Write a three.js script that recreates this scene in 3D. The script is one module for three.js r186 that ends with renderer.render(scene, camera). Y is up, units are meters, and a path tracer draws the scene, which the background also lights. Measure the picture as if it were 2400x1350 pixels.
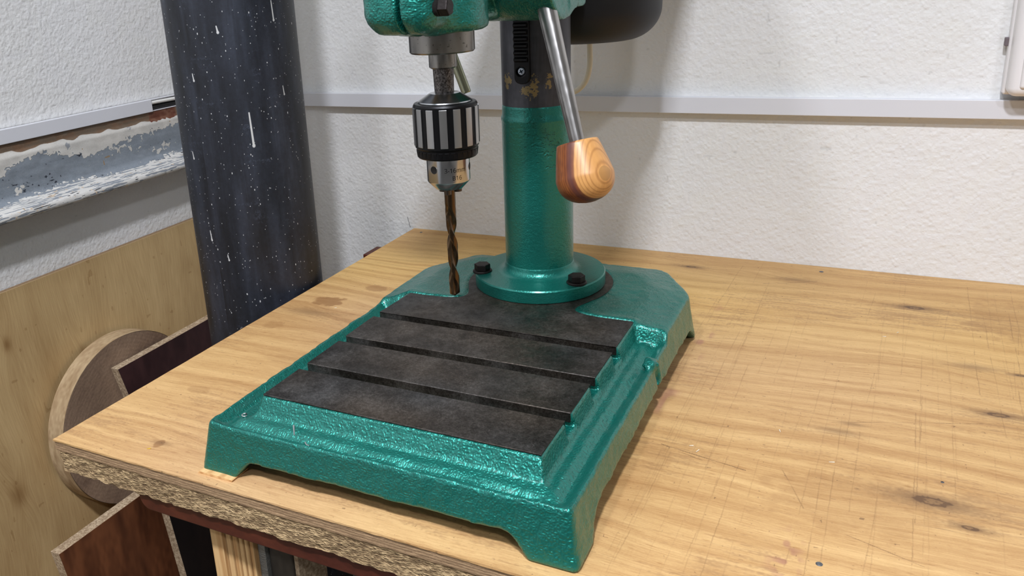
import * as THREE from 'three';
import { RoundedBoxGeometry } from 'three/addons/geometries/RoundedBoxGeometry.js';
import { RectAreaLightUniformsLib } from 'three/addons/lights/RectAreaLightUniformsLib.js';
import { mergeGeometries, mergeVertices, toCreasedNormals } from 'three/addons/utils/BufferGeometryUtils.js';

// ---------------------------------------------------------------- camera, light, exposure
// Lengths below are written in millimetres; the bench top is height 0 and stands TOP metres above the floor.
const TOP = 0.8;
const M = (x, y, z) => new THREE.Vector3(x / 1000, y / 1000 + TOP, z / 1000);
const scene = new THREE.Scene();
scene.background = new THREE.Color(0x000000);
const camera = new THREE.PerspectiveCamera(2 * Math.atan(675 / 1966.416) * 180 / Math.PI, 2400 / 1350, 0.05, 20);
camera.position.copy(M(631.78, 377.6, 1110.75));
camera.rotation.order = 'YXZ';
camera.rotation.set(-0.3078, 0.5014, -0.0618);
camera.setViewOffset(2400, 1350, 197, 102.2, 2400, 1350);
camera.updateProjectionMatrix();
scene.add(camera);
const renderer = new THREE.WebGLRenderer({ antialias: true });
renderer.toneMapping = THREE.LinearToneMapping;
renderer.toneMappingExposure = 1.0;
renderer.shadowMap.enabled = true;
RectAreaLightUniformsLib.init();
const CEIL = 1720;
// ceiling lamps: x, z (mm), intensity, size (mm)
const LAMPS = [[650, 1480, 730, 130], [150, 1500, 240, 130], [1350, 2100, 210, 160]];
const LAMP_COLOR = 0xf3f6ff;
function lampLight(x, z, power, size) {
  const l = new THREE.RectAreaLight(LAMP_COLOR, power, size / 1000, size / 1000);
  l.position.copy(M(x, CEIL - 42, z)); l.lookAt(l.position.x, 0, l.position.z);
  l.castShadow = true; l.name = 'lamp_light'; scene.add(l);
}
for (const l of LAMPS) lampLight(...l);

// ---------------------------------------------------------------- noise and textures
function hash(x, y, z) {
  let h = Math.imul(x, 374761393) ^ Math.imul(y, 668265263) ^ Math.imul(z, 1274126177);
  h = Math.imul(h ^ (h >>> 13), 1274126177); h ^= h >>> 16;
  return (h >>> 0) / 4294967296;
}
function n3(x, y, z) {                       // value noise, -1..1
  const X = Math.floor(x), Y = Math.floor(y), Z = Math.floor(z);
  let a = x - X, b = y - Y, c = z - Z;
  a = a * a * (3 - 2 * a); b = b * b * (3 - 2 * b); c = c * c * (3 - 2 * c);
  const l = (p, q, t) => p + (q - p) * t;
  return 2 * l(l(l(hash(X, Y, Z), hash(X + 1, Y, Z), a), l(hash(X, Y + 1, Z), hash(X + 1, Y + 1, Z), a), b),
    l(l(hash(X, Y, Z + 1), hash(X + 1, Y, Z + 1), a), l(hash(X, Y + 1, Z + 1), hash(X + 1, Y + 1, Z + 1), a), b), c) - 1;
}
function n2(x, y, s = 0) {
  const X = Math.floor(x), Y = Math.floor(y);
  let a = x - X, b = y - Y;
  a = a * a * (3 - 2 * a); b = b * b * (3 - 2 * b);
  const p = hash(X, Y, s), q = hash(X + 1, Y, s), r = hash(X, Y + 1, s), t = hash(X + 1, Y + 1, s);
  return 2 * (p + (q - p) * a + (r - p) * b + (p - q - r + t) * a * b) - 1;
}
function p2(x, y, px, py, s = 0) {           // the same, periodic
  const X = Math.floor(x), Y = Math.floor(y);
  let a = x - X, b = y - Y;
  a = a * a * (3 - 2 * a); b = b * b * (3 - 2 * b);
  const w = (v, m) => ((v % m) + m) % m, x0 = w(X, px), x1 = w(X + 1, px), y0 = w(Y, py), y1 = w(Y + 1, py);
  const p = hash(x0, y0, s), q = hash(x1, y0, s), r = hash(x0, y1, s), t = hash(x1, y1, s);
  return 2 * (p + (q - p) * a + (r - p) * b + (p - q - r + t) * a * b) - 1;
}
const fb = (x, y, s = 0) => (n2(x, y, s) + 0.5 * n2(2.03 * x, 2.03 * y, s + 1) + 0.25 * n2(4.1 * x, 4.1 * y, s + 2)) / 1.75;
const clamp = (v, a = 0, b = 1) => v < a ? a : v > b ? b : v;
const sstep = (a, b, x) => { const t = clamp((x - a) / (b - a)); return t * t * (3 - 2 * t); };
const mix = (a, b, t) => a + (b - a) * t;
const mix3 = (a, b, t) => [mix(a[0], b[0], t), mix(a[1], b[1], t), mix(a[2], b[2], t)];
let seedState = 7;
const rnd = () => { seedState = (Math.imul(seedState, 1664525) + 1013904223) >>> 0; return seedState / 4294967296; };
function tex(w, h, fn, o = {}) {             // fn(u, v) gives an sRGB triple 0..255, or one number 0..1 for a height or roughness map
  const d = new Uint8Array(w * h * 4);
  for (let j = 0, k = 0; j < h; j++) for (let i = 0; i < w; i++, k += 4) {
    const c = fn((i + 0.5) / w, (j + 0.5) / h);
    if (c.length) { d[k] = clamp(c[0], 0, 255); d[k + 1] = clamp(c[1], 0, 255); d[k + 2] = clamp(c[2], 0, 255); } else d[k] = d[k + 1] = d[k + 2] = clamp(c) * 255;
    d[k + 3] = 255;
  }
  const t = new THREE.DataTexture(d, w, h);
  t.wrapS = o.wrapS || THREE.RepeatWrapping; t.wrapT = o.wrapT || THREE.RepeatWrapping;
  t.magFilter = THREE.LinearFilter; t.minFilter = THREE.LinearMipmapLinearFilter; t.generateMipmaps = true;
  if (!o.data) t.colorSpace = THREE.SRGBColorSpace;
  if (o.repeat) t.repeat.set(...o.repeat);
  t.needsUpdate = true;
  return t;
}
const std = o => new THREE.MeshStandardMaterial(o);
const phys = o => new THREE.MeshPhysicalMaterial(o);

// ---------------------------------------------------------------- things, parts, geometry helpers
const taken = {};
function numbered(name) { const n = taken[name] = (taken[name] ?? -1) + 1; return n ? `${name}_${String(n).padStart(3, '0')}` : name; }
function thing(name, label, category, base, group) {
  const o = new THREE.Group(); o.name = numbered(name); o.position.copy(M(...base)); scene.add(o);
  o.userData = { label, category }; if (group) o.userData.group = group;
  o.base = base;
  return o;
}
function part(name, geo, mat, parent, label) {          // geo in mm in the room's frame
  let g = parent; while (!g.base) g = g.parent;
  const gg = geo.clone(); gg.translate(-g.base[0], -g.base[1], -g.base[2]); gg.scale(0.001, 0.001, 0.001);
  const m = new THREE.Mesh(gg, mat); m.name = name; m.castShadow = m.receiveShadow = true;
  if (label) m.userData.label = label;
  parent.add(m);
  return m;
}
function structure(name, geo, mat, label, category) {
  geo.computeBoundingBox(); const b = geo.boundingBox, base = [(b.min.x + b.max.x) / 2, b.min.y, (b.min.z + b.max.z) / 2];
  const gg = geo.clone(); gg.translate(-base[0], -base[1], -base[2]); gg.scale(0.001, 0.001, 0.001);
  const m = new THREE.Mesh(gg, mat); m.name = name; m.position.copy(M(...base)); m.castShadow = m.receiveShadow = true;
  m.userData = { kind: 'structure', label, category }; m.base = base; scene.add(m);
  return m;
}
function box(x0, x1, y0, y1, z0, z1, r = 0, seg = 2) {
  const g = r ? new RoundedBoxGeometry(x1 - x0, y1 - y0, z1 - z0, seg, r) : new THREE.BoxGeometry(x1 - x0, y1 - y0, z1 - z0);
  g.translate((x0 + x1) / 2, (y0 + y1) / 2, (z0 + z1) / 2);
  return boxUV(g);
}
function boxUV(geo) {                                    // uv in metres, by the way each face points
  const g = geo.index ? geo.toNonIndexed() : geo, p = g.attributes.position, uv = new Float32Array(p.count * 2);
  for (let i = 0; i < p.count; i += 3) {
    const ax = p.getX(i + 1) - p.getX(i), ay = p.getY(i + 1) - p.getY(i), az = p.getZ(i + 1) - p.getZ(i);
    const bx = p.getX(i + 2) - p.getX(i), by = p.getY(i + 2) - p.getY(i), bz = p.getZ(i + 2) - p.getZ(i);
    const nx = Math.abs(ay * bz - az * by), ny = Math.abs(az * bx - ax * bz), nz = Math.abs(ax * by - ay * bx);
    for (let k = i; k < i + 3; k++) {
      const x = p.getX(k) / 1000, y = p.getY(k) / 1000, z = p.getZ(k) / 1000;
      if (ny >= nx && ny >= nz) { uv[2 * k] = x; uv[2 * k + 1] = z; }
      else if (nx >= nz) { uv[2 * k] = z; uv[2 * k + 1] = y; } else { uv[2 * k] = x; uv[2 * k + 1] = y; }
    }
  }
  g.setAttribute('uv', new THREE.BufferAttribute(uv, 2));
  return g;
}
// turned shape about a vertical axis through (x, z): profile [[radius, height], ...] from the bottom up, corners creased
function lathe(profile, x, z, seg = 64, crease = 0.6) {
  const pts = profile.map(p => new THREE.Vector2(Math.max(p[0], 0.0001), p[1]));
  let g = new THREE.LatheGeometry(pts, seg);
  if (crease) { const uv = g.attributes.uv; g = toCreasedNormals(g, crease); }
  g.translate(x, 0, z);
  return g;
}
function between(g, a, b) {                               // turn a shape standing on the origin along +y so that it runs from a to b
  const A = new THREE.Vector3(...a), B = new THREE.Vector3(...b);
  g.applyQuaternion(new THREE.Quaternion().setFromUnitVectors(new THREE.Vector3(0, 1, 0), B.clone().sub(A).normalize()));
  g.translate(A.x, A.y, A.z);
  return g;
}
function rod(a, b, r0, r1 = r0, seg = 32, bevel = 0.6) {
  const L = Math.hypot(b[0] - a[0], b[1] - a[1], b[2] - a[2]);
  return between(lathe([[0, 0], [r0 - bevel, 0], [r0, bevel], [r1, L - bevel], [r1 - bevel, L], [0, L]], 0, 0, seg), a, b);
}
function tube(points, r, seg = 60) {
  return new THREE.TubeGeometry(new THREE.CatmullRomCurve3(points.map(p => new THREE.Vector3(...p))), seg, r, 10);
}
// meshes the zero level of f (negative inside) by surface nets
function nets(f, lo, hi, cell) {
  const n = [0, 1, 2].map(k => Math.ceil((hi[k] - lo[k]) / cell) + 1), [nx, ny, nz] = n;
  const v = new Float32Array(nx * ny * nz), at = (i, j, k) => i + nx * (j + ny * k);
  for (let k = 0; k < nz; k++) for (let j = 0; j < ny; j++) for (let i = 0; i < nx; i++) v[at(i, j, k)] = f(lo[0] + i * cell, lo[1] + j * cell, lo[2] + k * cell);
  const id = new Int32Array(nx * ny * nz).fill(-1), P = [], I = [];
  const E = [[0, 1], [0, 2], [0, 4], [1, 3], [1, 5], [2, 3], [2, 6], [3, 7], [4, 5], [4, 6], [5, 7], [6, 7]];
  const c = new Float32Array(8);
  for (let k = 0; k < nz - 1; k++) for (let j = 0; j < ny - 1; j++) for (let i = 0; i < nx - 1; i++) {
    let m = 0;
    for (let q = 0; q < 8; q++) { c[q] = v[at(i + (q & 1), j + ((q >> 1) & 1), k + (q >> 2))]; if (c[q] < 0) m |= 1 << q; }
    if (m === 0 || m === 255) continue;
    let sx = 0, sy = 0, sz = 0, s = 0;
    for (const [a, b] of E) if ((c[a] < 0) !== (c[b] < 0)) {
      const t = c[a] / (c[a] - c[b]);
      sx += (a & 1) + t * ((b & 1) - (a & 1)); sy += ((a >> 1) & 1) + t * (((b >> 1) & 1) - ((a >> 1) & 1)); sz += (a >> 2) + t * ((b >> 2) - (a >> 2)); s++;
    }
    id[at(i, j, k)] = P.length / 3;
    P.push(lo[0] + (i + sx / s) * cell, lo[1] + (j + sy / s) * cell, lo[2] + (k + sz / s) * cell);
  }
  for (let k = 1; k < nz - 1; k++) for (let j = 1; j < ny - 1; j++) for (let i = 1; i < nx - 1; i++) {
    const s = v[at(i, j, k)] < 0;
    for (const [d, q] of [[[1, 0, 0], [at(i, j - 1, k - 1), at(i, j, k - 1), at(i, j, k), at(i, j - 1, k)]], [[0, 1, 0], [at(i - 1, j, k - 1), at(i - 1, j, k), at(i, j, k), at(i, j, k - 1)]], [[0, 0, 1], [at(i - 1, j - 1, k), at(i, j - 1, k), at(i, j, k), at(i - 1, j, k)]]]) {
      if (s === (v[at(i + d[0], j + d[1], k + d[2])] < 0)) continue;
      const [a, b, cc, dd] = q.map(e => id[e]);
      if (a < 0 || b < 0 || cc < 0 || dd < 0) continue;
      if (s) I.push(a, b, cc, a, cc, dd); else I.push(a, cc, b, a, dd, cc);
    }
  }
  const g = new THREE.BufferGeometry();
  g.setAttribute('position', new THREE.Float32BufferAttribute(P, 3)); g.setIndex(I); g.computeVertexNormals();
  return g;
}
const smin = (a, b, k) => { const h = Math.max(k - Math.abs(a - b), 0) / k; return Math.min(a, b) - h * h * k * 0.25; };
const smax = (a, b, k) => -smin(-a, -b, k);
function extrudeZ(shape, z0, z1, bevel = 0) {
  const g = new THREE.ExtrudeGeometry(shape, { depth: z1 - z0 - 2 * bevel, bevelEnabled: bevel > 0, bevelSize: bevel, bevelThickness: bevel, bevelOffset: -bevel, bevelSegments: 2, curveSegments: 24 });
  g.translate(0, 0, z0 + bevel);
  return g;
}
const shapeOf = pts => new THREE.Shape(pts.map(p => new THREE.Vector2(p[0], p[1])));
function frameUV(geo, fn) {                               // uv from the position
  const p = geo.attributes.position, uv = new Float32Array(p.count * 2);
  for (let i = 0; i < p.count; i++) { const [u, v] = fn(p.getX(i), p.getY(i), p.getZ(i)); uv[2 * i] = u; uv[2 * i + 1] = v; }
  geo.setAttribute('uv', new THREE.BufferAttribute(uv, 2));
  return geo;
}

function wrapU(geo) {                                     // keep triangles that cross the u seam together
  const uv = geo.attributes.uv;
  for (let i = 0; i < uv.count; i += 3) { const us = [0, 1, 2].map(k => uv.getX(i + k)); if (Math.max(...us) - Math.min(...us) > 0.5) for (let k = 0; k < 3; k++) if (us[k] < 0.5) uv.setX(i + k, us[k] + 1); }
  return geo;
}

// ---------------------------------------------------------------- materials
const wallBump = tex(1024, 1024, (u, v) => {
  const a = p2(u * 44, v * 44, 44, 44, 1), b = p2(u * 90, v * 90, 90, 90, 2), c = p2(u * 12, v * 12, 12, 12, 3), d = p2(u * 200, v * 200, 200, 200, 4);
  return 0.5 + 0.15 * a + 0.2 * b + 0.1 * c + 0.08 * d;
}, { data: true, repeat: [3.3, 3.3] });
const wallMap = tex(512, 512, (u, v) => {
  const a = p2(u * 5, v * 5, 5, 5, 11) + 0.5 * p2(u * 13, v * 13, 13, 13, 12), s = p2(u * 120, v * 120, 120, 120, 13) > 0.93 ? -16 : 0;
  return [229 + a * 3 + s, 229 + a * 3 + s, 227 + a * 4 + s];
}, { repeat: [1.1, 1.1] });
const wallMat = std({ map: wallMap, bumpMap: wallBump, bumpScale: 0.0013, roughness: 0.85 });
const plainWall = std({ color: 0xa5a29b, roughness: 0.9 });
const dimWall = std({ color: 0x8d8a84, roughness: 0.9 }), ceilMat = std({ color: 0xd2d2ce, roughness: 0.9 });
const floorMat = std({ map: tex(256, 256, (u, v) => { const a = 95 + 14 * p2(u * 8, v * 8, 8, 8, 21) + 9 * p2(u * 60, v * 60, 60, 60, 22); return [a, a - 3, a - 8]; }), roughness: 0.9 });

// hammered teal enamel on rough cast iron
const castBump = tex(1024, 1024, (u, v) => {
  const w = 0.25 * p2(u * 30, v * 30, 30, 30, 31);
  const a = 1 - Math.abs(p2(u * 86 + w, v * 86 - w, 86, 86, 32)), b = p2(u * 150, v * 150, 150, 150, 33), c = p2(u * 24, v * 24, 24, 24, 34), e = 1 - Math.abs(p2(u * 47 + v * 0, v * 47, 47, 47, 35));
  return 0.1 + 0.34 * a + 0.16 * b + 0.12 * c + 0.16 * e;
}, { data: true, repeat: [6.5, 6.5] });
const TEAL = 0x10766a;
const castMat = phys({ color: TEAL, metalness: 0.62, roughness: 0.4, bumpMap: castBump, bumpScale: 0.0011, clearcoat: 0.6, clearcoatRoughness: 0.26 });
const smoothTeal = phys({ color: TEAL, metalness: 0.62, roughness: 0.4, bumpMap: castBump, bumpScale: 0.00035, clearcoat: 0.5, clearcoatRoughness: 0.24 });
const pitBump = tex(1024, 1024, (u, v) => {              // u round the column, v up the sleeve
  let h = 0.72 + 0.05 * n2(u * 260, v * 260, 41) + 0.05 * n2(u * 90, v * 90, 42);
  const du = (u - 0.085) * 230, dv = (v - 0.80) * 175;    // mm from the pitted patch
  const m = Math.exp(-(((du + 0.55 * dv) / 15) ** 2) - ((dv / 22) ** 2));
  const q = n2(u * 60, v * 85, 43) + 0.6 * n2(u * 150, v * 170, 44);
  if (m > 0.12) h -= 0.65 * sstep(1.15 - 0.75 * m, 1.35 - 0.75 * m, q + 0.3);
  return h;
}, { data: true });
const sleeveMat = phys({ color: TEAL, metalness: 0.62, roughness: 0.4, bumpMap: pitBump, bumpScale: 0.0022, clearcoat: 0.5, clearcoatRoughness: 0.24 });

// dark machined table: fine scratches, oily patches
const scr = [];
for (let i = 0; i < 2600; i++) scr.push([rnd(), rnd(), (rnd() - 0.5) * 0.9 + 0.75, 0.004 + rnd() * 0.018, rnd()]);
const scratchField = (() => {
  const N = 1024, f = new Float32Array(N * N);
  for (const [x, y, a, l, s] of scr) for (let t = 0; t < l; t += 0.0004) {
    const i = Math.floor((x + Math.cos(a) * t) * N + N) % N, j = Math.floor((y + Math.sin(a) * t) * N + N) % N;
    f[j * N + i] = Math.max(f[j * N + i], 0.25 + 0.75 * s * s);
  }
  return f;
})();
const darkSteelMap = tex(1024, 1024, (u, v) => {
  const a = p2(u * 9, v * 9, 9, 9, 51) + 0.6 * p2(u * 22, v * 22, 22, 22, 52) + 0.4 * p2(u * 70, v * 70, 70, 70, 53);
  const s = scratchField[Math.floor(v * 1024) * 1024 + Math.floor(u * 1024)], g = p2(u * 300, v * 300, 300, 300, 54);
  const k = 60 + 15 * a + 14 * g + 24 * s + 9 * p2(u * 130, v * 130, 130, 130, 57), b = 4 * p2(u * 6, v * 6, 6, 6, 56);
  return [k + 4 + b, k - 1, k - 6 - b];
}, { repeat: [4, 4] });
const darkSteelRough = tex(512, 512, (u, v) => 0.5 + 0.1 * p2(u * 9, v * 9, 9, 9, 51) + 0.08 * p2(u * 50, v * 50, 50, 50, 55), { data: true, repeat: [4, 4] });
const darkSteel = std({ map: darkSteelMap, roughnessMap: darkSteelRough, roughness: 1, metalness: 0.6, bumpMap: darkSteelMap, bumpScale: 0.0001 });
const blackOxide = std({ color: 0x2b2625, metalness: 0.7, roughness: 0.48, bumpMap: castBump, bumpScale: 0.0002 });
const chrome = std({ color: 0xb9bbbe, metalness: 1, roughness: 0.22 });
const ribMat = std({ color: 0xb0b0b0, metalness: 1, roughness: 0.34 });
const wornSteelMap = tex(512, 256, (u, v) => {
  const p = p2(u * 120, v * 60, 120, 60, 62), q = p2(u * 40, v * 4, 40, 4, 61), r = p2(u * 10, v * 6, 10, 6, 63);
  const s = p > 0.85 ? -45 : 0;
  return [132 + 16 * q + 14 * r + s, 128 + 16 * q + 10 * r + s, 122 + 16 * q + 4 * r + s];
});
const wornSteel = std({ map: wornSteelMap, metalness: 1, roughness: 0.28 });
const pittedSteel = std({ map: tex(256, 256, (u, v) => { const k = 92 + 34 * p2(u * 60, v * 60, 60, 60, 64) + 26 * p2(u * 110, v * 110, 110, 110, 65); return [k + 4, k, k - 2]; }), metalness: 0.9, roughness: 0.48 });
const blackSteel = std({ color: 0x101012, metalness: 0.6, roughness: 0.38 });
const motorMat = std({ color: 0x17191f, metalness: 0.1, roughness: 0.55 });

// ---------------------------------------------------------------- the room
const XL = -390;
structure('wall_back', boxUV(new THREE.BoxGeometry(3300, 2620, 100).translate(1160, 460, -50)), wallMat, 'white stippled plaster wall behind the workbench', 'wall');
structure('wall_left', boxUV(new THREE.BoxGeometry(100, 2620, 3800).translate(XL - 50, 460, 1800)), wallMat, 'white stippled plaster side wall behind the black pipe', 'wall');
structure('wall_right', boxUV(new THREE.BoxGeometry(100, 2620, 3800).translate(2860, 460, 1800)), plainWall, 'plain pale wall on the far side of the room', 'wall');
structure('wall_front', boxUV(new THREE.BoxGeometry(3300, 2620, 100).translate(1160, 460, 3650)), dimWall, 'plain grey wall facing the bench', 'wall');
structure('floor', boxUV(new THREE.BoxGeometry(3300, 100, 3800).translate(1160, -850, 1800)), floorMat, 'bare grey concrete workshop floor', 'floor');
structure('ceiling', boxUV(new THREE.BoxGeometry(3300, 100, 3800).translate(1160, CEIL + 50, 1800)), ceilMat, 'plain white workshop ceiling', 'ceiling');
{
  const w = scene.getObjectByName('wall_back');
  part('wall_crack', tube([[-11, 18, 0], [-9, 9, 0.1], [-7, 0.6, 0]], 0.45, 12), std({ color: 0x77757a, roughness: 0.9 }), w);
}
const lampGlow = new THREE.MeshStandardMaterial({ color: 0xffffff, emissive: LAMP_COLOR, emissiveIntensity: 6 });
const lampBody = std({ color: 0xe8e8e8, roughness: 0.5 });
LAMPS.forEach(([x, z, , s], i) => {
  const t = thing('ceiling_lamp', ['white square ceiling lamp above the drill press lever', 'white square ceiling lamp above the bench end by the pipe', 'larger white square ceiling lamp further into the room'][i], 'lamp', [x, CEIL - 38, z], 'ceiling lamps over the workshop');
  part('housing', box(x - s / 2 - 8, x + s / 2 + 8, CEIL - 34, CEIL, z - s / 2 - 8, z + s / 2 + 8, 4), lampBody, t);
  part('diffuser', box(x - s / 2, x + s / 2, CEIL - 38, CEIL - 33, z - s / 2, z + s / 2), lampGlow, t);
});

// ---------------------------------------------------------------- workbench
const KN = [[689, 112, 7, 1], [745.6, 343, 6, 1], [692.6, 497, 9, 1], [714, 521, 4, 1], [628, 419, 5, 0], [637.7, 402, 3, 0], [437.7, 51, 5, 1], [47, 352, 9, 0], [735, 251, 6, 0], [562, 60, 6, 0], [100, 652, 3, 0], [770, 256, 3, 1]];
const LINES = [];                                          // saw and scribe marks: x, z, dx, dz (mm), strength
for (let i = 0; i < 85; i++) { const x = 480 + rnd() * 330, z = rnd() * 520; LINES.push([x, z, (rnd() - 0.5) * 6 - 6, 60 + rnd() * 240, 0.12 + 0.3 * rnd() * rnd()]); }
for (let i = 0; i < 60; i++) { const x = 20 + rnd() * 760, z = rnd() * 680; LINES.push([x, z, 30 + rnd() * 120, (rnd() - 0.5) * 8, 0.1 + 0.4 * rnd() * rnd()]); }
LINES.push([500, 492, 68, 14, 1.2], [515, 498, 20, 6, 0.9], [622, 404, 130, -48, 0.7], [530, 86, 58, -28, 0.9], [495, 190, 30, 1, 1], [640, 560, 46, 16, 0.6], [586, 480, 26, 60, 0.5]);
const TX = 830, TZ = 700, TW = 2048, TH = 1728;
const lineField = (() => {
  const f = new Float32Array(TW * TH);
  for (const [x, z, dx, dz, s] of LINES) {
    const L = Math.hypot(dx, dz), ph = (x * 7 + z * 3) % 50;
    for (let t = 0; t < L; t += 0.2) {
      const k = s * clamp(0.65 + 0.7 * n2(t * 0.09 + ph, ph, 71)) * (0.8 + 0.4 * hash(Math.floor(t * 3), Math.floor(ph), 5));
      const i = Math.floor((x + dx * t / L + 0.6 * n2(t * 0.03, ph, 72)) / TX * TW), j = Math.floor((z + dz * t / L + 0.6 * n2(t * 0.03, ph, 73)) / TZ * TH);
      if (i > 0 && j > 0 && i < TW - 1 && j < TH - 1) { f[j * TW + i] = Math.max(f[j * TW + i], k); const q = Math.abs(dz) > Math.abs(dx) ? 1 : TW; f[j * TW + i + q] = Math.max(f[j * TW + i + q], 0.55 * k); }
    }
  }
  return f;
})();
const STAINS = [[48, 313, 22, 17, 0.55], [82, 254, 16, 12, 0.36], [27, 398, 14, 10, 0.2], [130, 470, 60, 14, 0.12], [470, 560, 40, 60, 0.1], [500, 512, 14, 18, 0.16], [640, 520, 60, 40, 0.15], [790, 120, 60, 60, 0.18], [99, 654, 5, 6, 0.5], [150, 600, 12, 6, 0.25], [60, 560, 14, 7, 0.2]];
function tableWood(u, v) {
  const x = u * TX, z = v * TZ;
  let w = z + 16 * n2(x * 0.0045, z * 0.009, 81) + 5 * n2(x * 0.013, z * 0.03, 82), kn = 0, ring = 0;
  for (const [kx, kz, r, hard] of KN) {
    const dx = (x - kx) / 3.2, dz = z - kz, q = (dx * dx + dz * dz) / (r * r);
    if (q < 30) {
      w += Math.sign(dz) * r * 0.9 * Math.exp(-q / 5);
      const wob = q * (1 + 0.35 * n2(x * 0.5, z * 0.5, 83));
      const e = ((x - kx) / 1.7) ** 2 / (r * r) * 1.6 + dz * dz / (r * r) * 2.4 + 0.3 * n2(x * 0.6, z * 0.6, 84);
      kn = Math.max(kn, (hard ? 0.55 : 0.34) * Math.exp(-wob * 0.9));
      if (hard) ring = Math.max(ring, Math.exp(-(((Math.sqrt(Math.abs(e)) - 0.72) / 0.2) ** 2)));
    }
  }
  const band = 0.5 + 0.5 * Math.sin(w * 0.23 + 2.2 * n2(x * 0.004, w * 0.02, 85)), band2 = n2(x * 0.003, w * 0.16, 86);
  const fib = n2(x * 0.05, w * 1.3, 87), fine = n2(x * 0.16, w * 3.1, 88), broad = fb(x * 0.006, z * 0.011, 89), grain = n2(x * 1.2, z * 2.2, 90);
  const pores = n2(x * 0.09, w * 1.9, 91);
  let k = 0.15 * band * band * band + 0.17 * band2 + 0.13 * fib + 0.10 * fine + 0.17 * broad + 0.06 * grain;
  if (pores > 0.66) k += 0.38 * (pores - 0.66) / 0.34;
  let c = mix3([218, 180, 122], [152, 106, 58], clamp(0.22 + 0.9 * k));
  const yel = n2(x * 0.005 + 9, z * 0.006, 92); c = [c[0] + 4 * yel, c[1] + 3 * yel, c[2] - 9 * yel];
  const dirt = sstep(0.25, 0.85, n2(x * 0.012, z * 0.014, 93) * 0.6 + n2(x * 0.05, z * 0.45, 94) * 0.4 + n2(x * 0.5, z * 0.9, 99) * 0.25);
  c = mix3(c, [138, 102, 68], 0.34 * dirt);
  for (const [sx, sz, a, b, s] of STAINS) {
    const q0 = ((x - sx) / a) ** 2 + ((z - sz) / b) ** 2; if (q0 > 2.2) continue;
    const q = q0 + 0.72 * fb(x * 0.12, z * 0.12, 95);
    if (q < 1.25) c = mix3(c, [128, 86, 48], s * (1 - sstep(0.55, 1.2, q)));
  }
  const red = Math.exp(-(((x - 507 + 0.05 * z) / 7) ** 2)) * sstep(0.2, 0.75, n2(x * 0.12, z * 0.05, 96)) * sstep(150, 200, z) * (1 - sstep(430, 470, z));
  c = mix3(c, [150, 96, 86], 0.45 * red);
  const red2 = Math.exp(-(((x - 606) / 9) ** 2) - (((z - 600) / 24) ** 2)) * sstep(0, 0.6, n2(x * 0.2, z * 0.2, 97));
  c = mix3(c, [140, 86, 80], 0.5 * red2);
  const specks = n2(x * 0.42, z * 0.5, 98) > 0.93 ? 0.45 : 0;
  c = mix3(c, [92, 66, 44], clamp(kn + 0.75 * ring + specks, 0, 0.88));
  const ln = lineField[Math.min(TH - 1, Math.floor(v * TH)) * TW + Math.min(TW - 1, Math.floor(u * TW))];
  c = mix3(c, [96, 66, 40], clamp(ln * 0.78, 0, 0.85));
  return c;
}
const tableMap = tex(TW, TH, tableWood, { wrapS: THREE.MirroredRepeatWrapping, wrapT: THREE.MirroredRepeatWrapping });
const tableTopMat = std({ map: tableMap, roughness: 0.56, bumpMap: tableMap, bumpScale: 0.0003 });
const plyEdgeMap = tex(1024, 128, (u, v) => {
  const l = 0.5 + 0.5 * Math.sin(v * 6.283 * 5 + 0.8 * p2(u * 12, v * 3, 12, 3, 101)), f = p2(u * 60, v * 40, 60, 40, 102), g = p2(u * 300, v * 30, 300, 30, 103);
  return mix3([178, 148, 112], [112, 86, 62], clamp(0.15 + 0.5 * l * l + 0.2 * f + 0.2 * g));
}, { repeat: [3, 90] });
const plyEdge = std({ map: plyEdgeMap, bumpMap: plyEdgeMap, bumpScale: 0.0006, roughness: 0.85 });
const chipMap = tex(1024, 512, (u, v) => {
  const w = 0.6 * p2(u * 20, v * 20, 20, 20, 110);
  const a = p2(u * 70 + w, v * 110, 70, 110, 111), b = p2(u * 160, v * 210, 160, 210, 112), c = p2(u * 26, v * 40, 26, 40, 113), d = p2(u * 8, v * 8, 8, 8, 114);
  const k = 0.5 + 0.38 * a + 0.25 * b + 0.2 * c + 0.12 * d;
  return mix3([104, 82, 56], [206, 178, 134], clamp(k));
}, { repeat: [5, 10] });
const chipMat = std({ map: chipMap, bumpMap: chipMap, bumpScale: 0.0018, roughness: 0.9 });
const paleChip = std({ map: tex(512, 512, (u, v) => {
  const k = 0.5 + 0.35 * p2(u * 50, v * 50, 50, 50, 115) + 0.3 * p2(u * 110, v * 110, 110, 110, 116);
  return mix3([140, 116, 90], [214, 194, 164], clamp(k));
}, { repeat: [8, 8] }), roughness: 0.9 });
const rustRed = std({ map: tex(512, 128, (u, v) => { const k = p2(u * 12, v * 8, 12, 8, 117) + 0.6 * p2(u * 90, v * 40, 90, 40, 118); return [80 + 10 * k, 34 + 7 * k, 20 + 5 * k]; }, { repeat: [3, 12] }), roughness: 0.5 });
const pineMap = tex(256, 1024, (u, v) => {
  const w = u + 0.04 * p2(u * 3, v * 4, 3, 4, 121), l = 0.5 + 0.5 * Math.sin(w * 6.283 * 8), f = p2(u * 90, v * 14, 90, 14, 122);
  return mix3([222, 184, 130], [180, 130, 78], clamp(0.1 + 0.55 * l * l * l + 0.2 * f));
}, { repeat: [10, 4] });
const pineMat = std({ map: pineMap, roughness: 0.75, bumpMap: pineMap, bumpScale: 0.0004 });
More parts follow.
